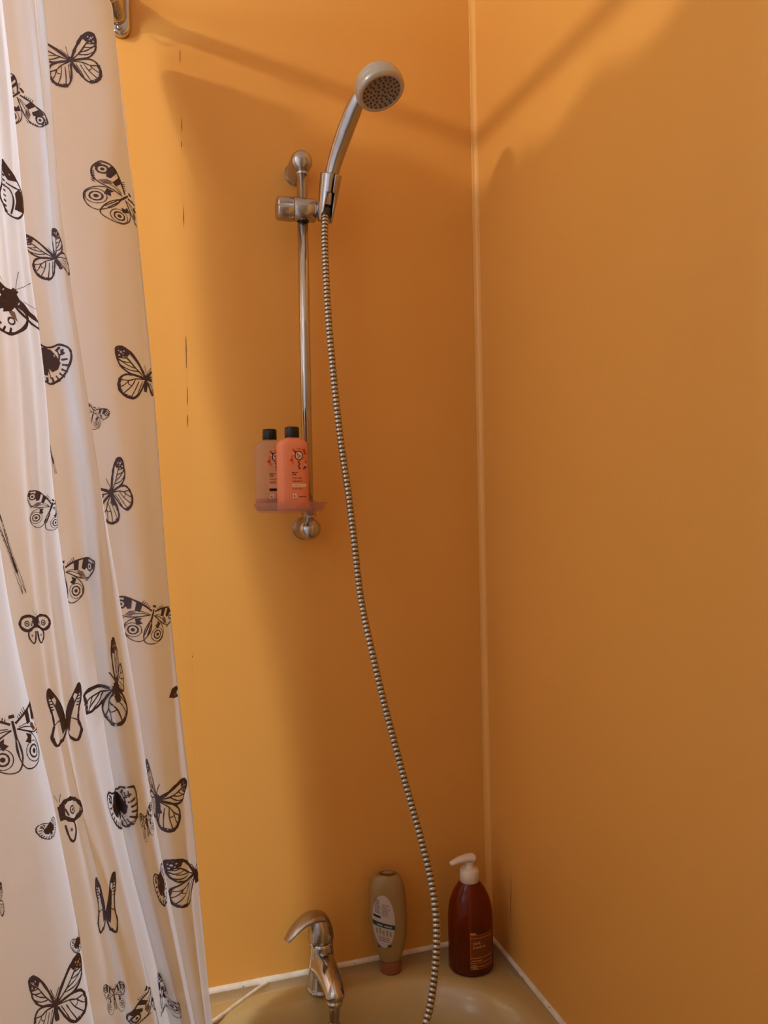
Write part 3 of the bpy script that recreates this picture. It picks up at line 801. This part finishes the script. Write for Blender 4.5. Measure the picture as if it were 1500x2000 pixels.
# ---------------------------------------------------------------- mixer tap
tap = thing('bath_mixer_tap', (-.328, -.048, 0), 'chrome single-lever mixer tap standing on the bath rim', 'tap')
def oval(c, rx, ry, n=36, e=1.): return [Vector((c[0]+rx*math.cos(2*PI*k/n), c[1]+ry*math.sin(2*PI*k/n), c[2])) for k in range(n)]
cx, cy = -.3265, -.047
V, Fc = loft([oval((cx, cy, z), rx, ry) for z, rx, ry in ((0, .0255, .0262), (.003, .0258, .0265), (.005, .0240, .0250), (.008, .0232, .0242), (.03, .0222, .0230), (.055, .0208, .0212), (.072, .0198, .0200), (.078, .0192, .0194))])
make('body', V, Fc, M_chrome, tap)
# spout: broad at the body, reaching over the bath
sp = catmull([Vector(p) for p in ((-.3262, -.046, .040), (-.3258, -.070, .045), (-.3252, -.096, .046), (-.3247, -.118, .043), (-.3243, -.132, .037), (-.3242, -.138, .030))], 5)
n = len(sp)
V, Fc = tube(sp, [interp(i/(n-1), [0, .3, .7, .88, 1], [.0210, .0185, .0158, .0150, .0100]) for i in range(n)], 30, [interp(i/(n-1), [0, .3, .7, 1], [1.35, 1.1, .9, .9]) for i in range(n)], ref=Vector((0, 0, 1)))
make('spout', V, Fc, M_chrome, tap)
V, Fc = lathe((-.3243, -.130, .030), (0, 0, -1), [(0, .0120), (.006, .0125), (.0085, .0115), (.009, .0085)], 30)
make('aerator_ring', V, Fc, M_chrome, tap)
V, Fc = lathe((-.3248, -.130, .022), (-.04, -.05, -1), [(0, .0082), (.004, .0088), (.022, .0080), (.024, .0072), (.028, .0072), (.029, .0092), (.038, .0092), (.040, .0078), (.050, .0078)], 24)
make('hose_connector', V, Fc, M_brush, tap)
# domed cap with lever sweeping to the left
V, Fc = loft([oval((cx+dx, cy, z), rx, rx*1.02) for z, rx, dx in ((.0785, .0180, 0), (.0795, .0205, 0), (.084, .0212, 0), (.094, .0208, -.0005), (.104, .0190, -.0015), (.112, .0155, -.003), (.118, .0105, -.005), (.121, .005, -.007), (.1215, .0003, -.0075))])
lv = make('lever', V, Fc, M_brush, tap)
bl = [Vector(p) for p in ((-.3130, -.0465, .1060), (-.3220, -.047, .1150), (-.3360, -.048, .1195), (-.3520, -.051, .1175), (-.3660, -.055, .1110), (-.3780, -.059, .1025), (-.3840, -.061, .0965), (-.3862, -.062, .0945))]
bp_ = catmull(bl, 4); nb = len(bp_)
wv_ = [interp(i/(nb-1), [0, .15, .35, .6, .85, .96, 1], [.006, .014, .0175, .0165, .0125, .008, .002]) for i in range(nb)]
tk = [interp(i/(nb-1), [0, .15, .35, .6, .85, 1], [.5, .50, .42, .30, .24, .8]) for i in range(nb)]
rings = []
for i, p in enumerate(bp_):
    d = (bp_[min(i+1, nb-1)]-bp_[max(i-1, 0)]).normalized(); sd = Vector((0, 1, 0)); sd = (sd-d*sd.dot(d)).normalized(); nn = d.cross(sd)
    rings.append([p+sd*wv_[i]*math.cos(2*PI*k/20)+nn*wv_[i]*tk[i]*math.sin(2*PI*k/20) for k in range(20)])
V, Fc = loft(rings)
make('lever_blade', V, Fc, M_brush, lv).matrix_parent_inverse = Matrix.Identity(4)
V, Fc = lathe((cx+.010, cy-.0192, .090), (.45, -1, .1), [(-.001, .0035), (.0006, .0034), (.001, .0025), (.0011, 0)], 14)
make('index_button', V, Fc, mat('index_red', (.45, .25, .2), .3), tap)

# ---------------------------------------------------------------- bottles
class Body:
    """lofted bottle: superellipse sections; profile rows (z, width factor, depth factor)"""
    def __init__(s, hx, hy, e, prof, origin, rot=0., tilt=None, n=56):
        s.hx, s.hy, s.e, s.prof, s.n = hx, hy, e, prof, n
        s.M = Matrix.Translation(Vector(origin)) @ Matrix.Rotation(rot, 4, 'Z')
        if tilt: s.M = s.M @ Matrix.Rotation(tilt[0], 4, 'X') @ Matrix.Rotation(tilt[1], 4, 'Y')
    def pt(s, th, z, off=0.):
        zz = [p[0] for p in s.prof]; kx = interp(z, zz, [p[1] for p in s.prof]); ky = interp(z, zz, [p[2] for p in s.prof])
        c, q = math.cos(th), math.sin(th)
        hx, hy = s.hx*kx+off, s.hy*ky+off
        return Vector((hx*math.copysign(abs(c)**(2/s.e), c), hy*math.copysign(abs(q)**(2/s.e), q), z))
    def mesh(s, cap0=True, cap1=True):
        return loft([[s.M @ s.pt(2*PI*k/s.n, z[0]) for k in range(s.n)] for z in s.prof], cap0=cap0, cap1=cap1)
    def theta(s, a, z, th0):
        """angle reached after arclength a (to the right seen from outside the front)"""
        th = th0; step = .02*(1 if a > 0 else -1); left = abs(a); p = s.pt(th, z)
        while left > 0:
            q = s.pt(th+step, z); l = math.dist(p, q)
            if l >= left: return th+step*left/l
            left -= l; th += step; p = q
        return th
    def wrap(s, a, z, th0, off=.0003): return s.M @ s.pt(s.theta(a, z, th0), z, off)
def decal(name, body, pts2, faces, m, parent, th0, z0, off=.0003):
    V = [body.wrap(p[0], z0+p[1], th0, off) for p in pts2]
    return make(name, V, faces, m, parent, smooth=False)
def grid(x0, y0, x1, y1, nx, ny, mask=None):
    V = [(lerp(x0, x1, i/nx), lerp(y0, y1, j/ny)) for j in range(ny+1) for i in range(nx+1)]
    F_ = [(j*(nx+1)+i, j*(nx+1)+i+1, (j+1)*(nx+1)+i+1, (j+1)*(nx+1)+i) for j in range(ny) for i in range(nx)]
    return V, F_
def band(x0, y0, x1, y1): return grid(x0, y0, x1, y1, max(1, int(abs(x1-x0)/.002)), 1)
def text2(s, size, x, y, bold=0.):
    cu = bpy.data.curves.new('t', 'FONT'); cu.body = s; cu.size = size; cu.resolution_u = 2; cu.offset = bold
    o = bpy.data.objects.new('t', cu); COL.objects.link(o)
    dg = bpy.context.evaluated_depsgraph_get(); me = o.evaluated_get(dg).to_mesh()
    V = [(x+v.co.x, y+v.co.y) for v in me.vertices]; F_ = [tuple(p.vertices) for p in me.polygons]
    o.evaluated_get(dg).to_mesh_clear(); bpy.data.objects.remove(o); bpy.data.curves.remove(cu)
    return V, F_
def annulus(cx, cy, r0, r1, n=20, ky=1.):
    V = []
    for k in range(n): a = 2*PI*k/n; V += [(cx+r0*math.cos(a), cy+ky*r0*math.sin(a)), (cx+r1*math.cos(a), cy+ky*r1*math.sin(a))]
    return V, [(2*k, 2*k+1, (2*k+3) % (2*n), (2*k+2) % (2*n)) for k in range(n)]
def blob(cx, cy, r, n=7, rnd=None):
    rr0 = rnd or random
    return [(cx+r*rr0.uniform(.6, 1.1)*math.cos(2*PI*k/n), cy+r*rr0.uniform(.6, 1.1)*math.sin(2*PI*k/n)) for k in range(n)], [tuple(range(n))]

def small_bottle(origin, rot, label, m_body, clear_one, group):
    t = thing('toiletry_bottle', origin, label, 'bottle', group)
    prof = [(0, .90, .88), (.0015, .96, .95), (.004, 1, 1), (.098, 1, 1), (.102, .985, .97), (.1055, .90, .88), (.1085, .74, .78), (.1100, .52, .70), (.1105, .44, .66), (.1125, .40, .62)]
    B = Body(.0245, .0155, 2.9, prof, origin, rot)
    V, Fc = B.mesh(); bo = make('bottle_body', V, Fc, m_body, t)
    if clear_one:
        Bl = Body(.0232, .0142, 2.9, [(.001, .93, .9), (.003, 1, 1), (.019, 1, 1)], origin, rot); V, Fc = Bl.mesh(); make('liquid', V, Fc, M_liquid, t)
    V, Fc = lathe(B.M @ Vector((0, 0, .1118)), (0, 0, 1), [(0, .0108), (.0006, .0113), (.0150, .0111), (.0162, .0104), (.0165, .0095), (.0165, 0)], 36)
    make('screw_cap', V, Fc, M_black, t)
    rn = random.Random(7)
    th0 = -PI/2+.12
    def D(nm, g, m, off=.0003): return decal(nm, B, g[0], g[1], m, t, th0, 0, off)
    # floral picture: ring-shaped hand mirror among leaves and petals
    for (x, y, r, mm) in ((-.0085, .092, .0028, M_redprint), (-.0055, .089, .0022, M_darkprint), (.0085, .092, .0034, M_redprint), (.0105, .0875, .0030, M_redprint), (.0060, .0925, .0022, M_orangeprint), (-.0105, .0815, .0032, M_orangeprint),
                          (-.0110, .0765, .0034, M_redprint), (-.0095, .0720, .0028, M_orangeprint), (.0115, .0740, .0020, M_redprint), (.0100, .0655, .0032, M_darkprint), (.0075, .0635, .0022, M_redprint), (.0110, .0690, .0022, M_cream_print),
                          (-.0020, .0935, .0018, M_orangeprint), (.0012, .0935, .0018, M_redprint), (.0085, .0800, .0018, M_orangeprint), (-.0075, .0865, .0016, M_cream_print)):
        D('petal_print', blob(x, y, r, 7, rn), mm, .00025)
    V2, F2 = blob(0, .0835, .0056, 16, rn)
    D('mirror_print', ([(.0054*math.cos(2*PI*k/16), .0835+.0060*math.sin(2*PI*k/16)) for k in range(16)], [tuple(range(16))]), M_cream_print, .00030)
    D('mirror_print', annulus(0, .0835, .0052, .0068, 22, 1.1), M_darkprint, .00035)
    for x, y, r in ((-.0015, .085, .0022), (.0016, .0825, .0019), (-.0006, .0805, .0015)): D('petal_print', blob(x, y, r, 6, rn), M_redprint, .0004)
    D('mirror_print', band(-.0006, .062, .0006, .0768), M_darkprint, .0003)
    for k in range(4):
        D('leaf_print', blob(.0015 if k % 2 else -.0012, .0735-.003*k, .0014, 6, rn), M_darkprint, .00035)
    inkm = M_darkprint
    for s, sz, y in (('BEAUTY', .0026, .0565), ('CARE', .0024, .0535), ('rose hips', .0042, .0480), ('signature', .0044, .0432)):
        D('label_text', text2(s, sz, -.0108, y, .00012), M_redprint if sz > .004 else inkm)
    D('label_panel', band(-.0118, .0358, .0120, .0402), M_cream_print)
    D('label_text', text2('conditioner' if not clear_one else 'shampoo', .0026, -.0105, .0372), M_redprint, .00045)
    D('label_text', text2('for soft shine', .0030, -.0108, .0318, .0001), M_redprint)
    if clear_one: D('label_panel', band(-.0115, .0305, .0060, .0345), M_black, .0005)
    D('label_panel', band(-.0105, .0185, -.0045, .0255), M_cream_print)
    D('label_text', text2('6', .0050, -.0092, .0202, .0002), M_darkprint, .00045)
    D('label_text', text2('100ml 3.4fl.oz', .0022, -.0010, .0200, .00012), M_darkprint)
    return t
small_bottle((-.3700, -.1120, .7860), .10, 'salmon pink travel bottle with black cap and floral print, front one on the clear tray', M_salmon, False, None)
small_bottle((-.3990, -.0760, .7860), .10, 'see-through travel bottle with black cap, nearly empty, behind the salmon pink one', M_clearbottle, True, None)

# clear tray clipped on the rail
tray = thing('soap_tray', (-.370, -.085, .783), 'clear pinkish plastic soap tray clipped to the lower end of the riser rail', 'soap dish')
def ov(z, rx, ry, n=64): return [Vector((-.3705+rx*math.cos(2*PI*k/n), -.088+ry*math.sin(2*PI*k/n), z)) for k in range(n)]
V, Fc = loft([ov(.7822, .048, .042), (ov(.7835, .0515, .0455)), ov(.790, .0545, .0485), ov(.7965, .0585, .0520), ov(.7978, .0590, .0525), ov(.7975, .0572, .0508), ov(.7905, .0530, .0470), ov(.7860, .0500, .0440), ov(.7850, .0480, .0420)])
make('tray_dish', V, Fc, M_dish, tray)
V, Fc = loft([[Vector((RX+r*math.cos(2*PI*k/32), RY+r*math.sin(2*PI*k/32), z)) for k in range(32)] for z, r in ((.7780, .0088), (.7780, .0128), (.8010, .0128), (.8010, .0088))], cap0=False, cap1=False)
make('rail_clip', V, Fc, M_dish, tray)

# cloudy squeeze bottle standing on its cap
gb = thing('shower_gel_bottle', (-.2045, -.040, 0), 'cloudy beige squeeze bottle with oval label, standing upside down on its terracotta cap', 'bottle')
prof = [(.021, .56, .80), (.026, .60, .84), (.038, .74, .94), (.052, .87, 1), (.070, .96, 1), (.092, 1, 1), (.115, .995, .99), (.135, .95, .96), (.150, .87, .90), (.159, .76, .80), (.1645, .60, .64), (.1670, .40, .42), (.1660, .22, .24), (.1655, .01, .01)]
G = Body(.0320, .0200, 2.25, prof, (-.2045, -.040, 0), -.28, (0.0, -.03))
V, Fc = G.mesh(); make('bottle_body', V, Fc, M_gel, gb)
V, Fc = loft([[G.M @ Vector((rx*math.cos(2*PI*k/40), ry*math.sin(2*PI*k/40), z)) for k in range(40)] for z, rx, ry in ((.0008, .0160, .0140), (.0002, .0172, .0152), (.002, .0178, .0158), (.0195, .0180, .0160), (.0215, .0174, .0155), (.0218, .0150, .0130))])
make('flip_cap', V, Fc, M_cap, gb)
th0 = -PI/2-.10
def ovalgrid(cx, cy, rx, ry, n=28, rings_=8, tilt=0.):
    V = [(cx, cy)]; F_ = []
    for r in range(1, rings_+1):
        for k in range(n):
            a = 2*PI*k/n; V.append((cx+rx*r/rings_*math.cos(a), cy+ry*r/rings_*math.sin(a)))
    for k in range(n): F_.append((0, 1+k, 1+(k+1) % n))
    for r in range(rings_-1):
        for k in range(n): F_.append((1+r*n+k, 1+(r+1)*n+k, 1+(r+1)*n+(k+1) % n, 1+r*n+(k+1) % n))
    return V, F_
LX0, LZ0 = -.0050, .094
def GD(nm, g, m, off=.0004): return decal(nm, G, g[0], g[1], m, gb, th0, 0, off)
GD('oval_label', ovalgrid(LX0, LZ0, .0195, .0440), M_labelw)
def slant(x0, y0, x1, y1, k=-.28):
    V, F_ = band(x0, y0, x1, y1); return [(x, y+k*(x-LX0)) for x, y in V], F_
GD('teal_band', slant(LX0-.0192, .0840, LX0+.0192, .0920), M_teal, .0006)
GD('black_bar', slant(LX0-.0170, .0985, LX0-.0040, .1025), M_black, .0006)
def st(s, sz, x, y, b=0., k=-.28):
    V, F_ = text2(s, sz, x, y, b); return [(p[0], p[1]+k*(p[0]-LX0)) for p in V], F_
for i in range(8): GD('label_text', slant(LX0-.0140+.0006*(i % 2), .1065+.0030*i, LX0-.0040-.001*(i % 3), .1080+.0030*i), M_greyprint, .0006)
for i in range(6): GD('label_text', st(('gentle wash', 'soft care', 'for daily use', 'rinse well', 'mild soap', 'skin care')[i], .0026, LX0-.0015, .1220-.0034*i, .0001), M_greyprint, .0006)
GD('label_text', st('care', .0050, LX0-.0105, .0862, .0002), M_labelw, .0008)
GD('label_text', st('natural', .0042, LX0+.0015, .0864, .0002), M_labelw, .0008)
for i, (x, h) in enumerate(((-.0130, .009), (-.0075, .011), (-.0020, .008), (.0040, .010), (.0095, .008))):
    GD('leaf_print', slant(LX0+x, .0715, LX0+x+.0032, .0715+h), M_olive, .0006)
for i in range(3): GD('label_text', slant(LX0-.0095, .0610+.0030*i, LX0+.0085, .0622+.0030*i), M_greyprint, .0006)
Vg, Fg = ovalgrid(LX0, LZ0, .0195, .0440)
GD('green_label_foot', ([(LX0+.0125*math.cos(a)*s_, .0535-.0030*abs(math.sin(a))*0+(-.0020+.0030*math.sin(a))*s_+.0015) for s_ in (1,) for a in [2*PI*k/18 for k in range(18)]], [tuple(range(18))]), M_teal, .0006)

# amber pump bottle in the corner
pb = thing('soap_pump_bottle', (-.071, -.072, 0), 'amber see-through soap bottle with ivory pump head in the corner of the bath rim', 'bottle')
prof = [(0, .90, .90), (.001, .95, .95), (.004, 1, 1), (.060, 1, 1), (.088, 1, 1), (.100, .975, .975), (.112, .91, .91), (.123, .81, .81), (.133, .68, .68), (.140, .56, .56), (.146, .43, .43), (.149, .38, .38), (.152, .37, .37)]
Pb = Body(.0385, .0365, 2.0, prof, (-.071, -.072, .0005), 0, n=64)
V, Fc = Pb.mesh(); make('bottle_body', V, Fc, M_amber, pb)
Pl = Body(.0370, .0350, 2.0, [(.002, .96, .96), (.005, 1, 1), (.050, 1, 1), (.0501, .99, .99)], (-.071, -.072, .0005), 0, n=64)
V, Fc = Pl.mesh(); make('liquid', V, Fc, M_amberliq, pb)
V, Fc = lathe((-.071, -.072, .147), (0, 0, 1), [(0, .0158), (.0005, .0166), (.013, .0164), (.019, .0160), (.021, .0145), (.0225, .0095), (.0235, .0080), (.027, .0075), (.030, .0075), (.033, .0095), (.0335, .0095)], 40)
make('pump_collar', V, Fc, M_whitecap, pb)
V, Fc = lathe((-.071, -.072, .147), (0, 0, -1), [(0, .003), (.135, .0028)], 12)
make('dip_tube', V, Fc, M_cream_print, pb)
nz = catmull([Vector(p) for p in ((-.0615, -.0725, .1840), (-.0640, -.0725, .1855), (-.0715, -.073, .1866), (-.083, -.074, .1865), (-.095, -.0752, .1850), (-.1045, -.0760, .1826), (-.1075, -.0763, .1815))], 5)
nn_ = len(nz)
V, Fc = tube(nz, [interp(i/(nn_-1), [0, .06, .2, .4, .7, .93, 1], [.003, .0085, .0108, .0092, .0062, .0042, .0025]) for i in range(nn_)], 24, [interp(i/(nn_-1), [0, .3, 1], [.62, .62, .85]) for i in range(nn_)], ref=Vector((0, 0, 1)))
make('pump_nozzle', V, Fc, M_whitecap, pb)
tA = -PI/2+.12
def PD(nm, g, m, off=.0003): return decal(nm, Pb, g[0], g[1], m, pb, tA, 0, off)
def frame_rect(x0, y0, x1, y1, t):
    out = ([], [])
    for q in ((x0, y0, x1, y0+t), (x0, y1-t, x1, y1), (x0, y0, x0+t, y1), (x1-t, y0, x1, y1)):
        V, F_ = band(*q); b = len(out[0]); out[0].extend(V); out[1].extend([tuple(b+k for k in f) for f in F_])
    return out
M_plabel = clear('amber_label_film', (.42, .13, .03), .45, .38, (.95, .7, .5))
PD('label_panel', grid(-.0200, .0145, .0240, .0720, 22, 1), M_plabel, .00035)
PD('label_panel', band(-.0200, .0725, -.0100, .0755), M_amberline, .0004)
PD('label_frame', frame_rect(-.0200, .0145, .0240, .0720, .0006), M_amberprint, .00045)
for y in (.0660, .0330, .0250, .0185):
    PD('label_line', band(-.0200, y, .0240, y+.0009), M_amberline, .00045)
for s, sz, y in (('pink', .0075, .0560), ('grapefruit', .0055, .0500)): PD('label_text', text2(s, sz, -.0150, y, .0001), M_amberline, .0005)
for s, sz, y in (('hand wash', .0040, .0280), ('soap', .0040, .0205), ('500 ml', .0032, .0155)): PD('label_text', text2(s, sz, -.0170, y, .0001), M_amberline, .0005)
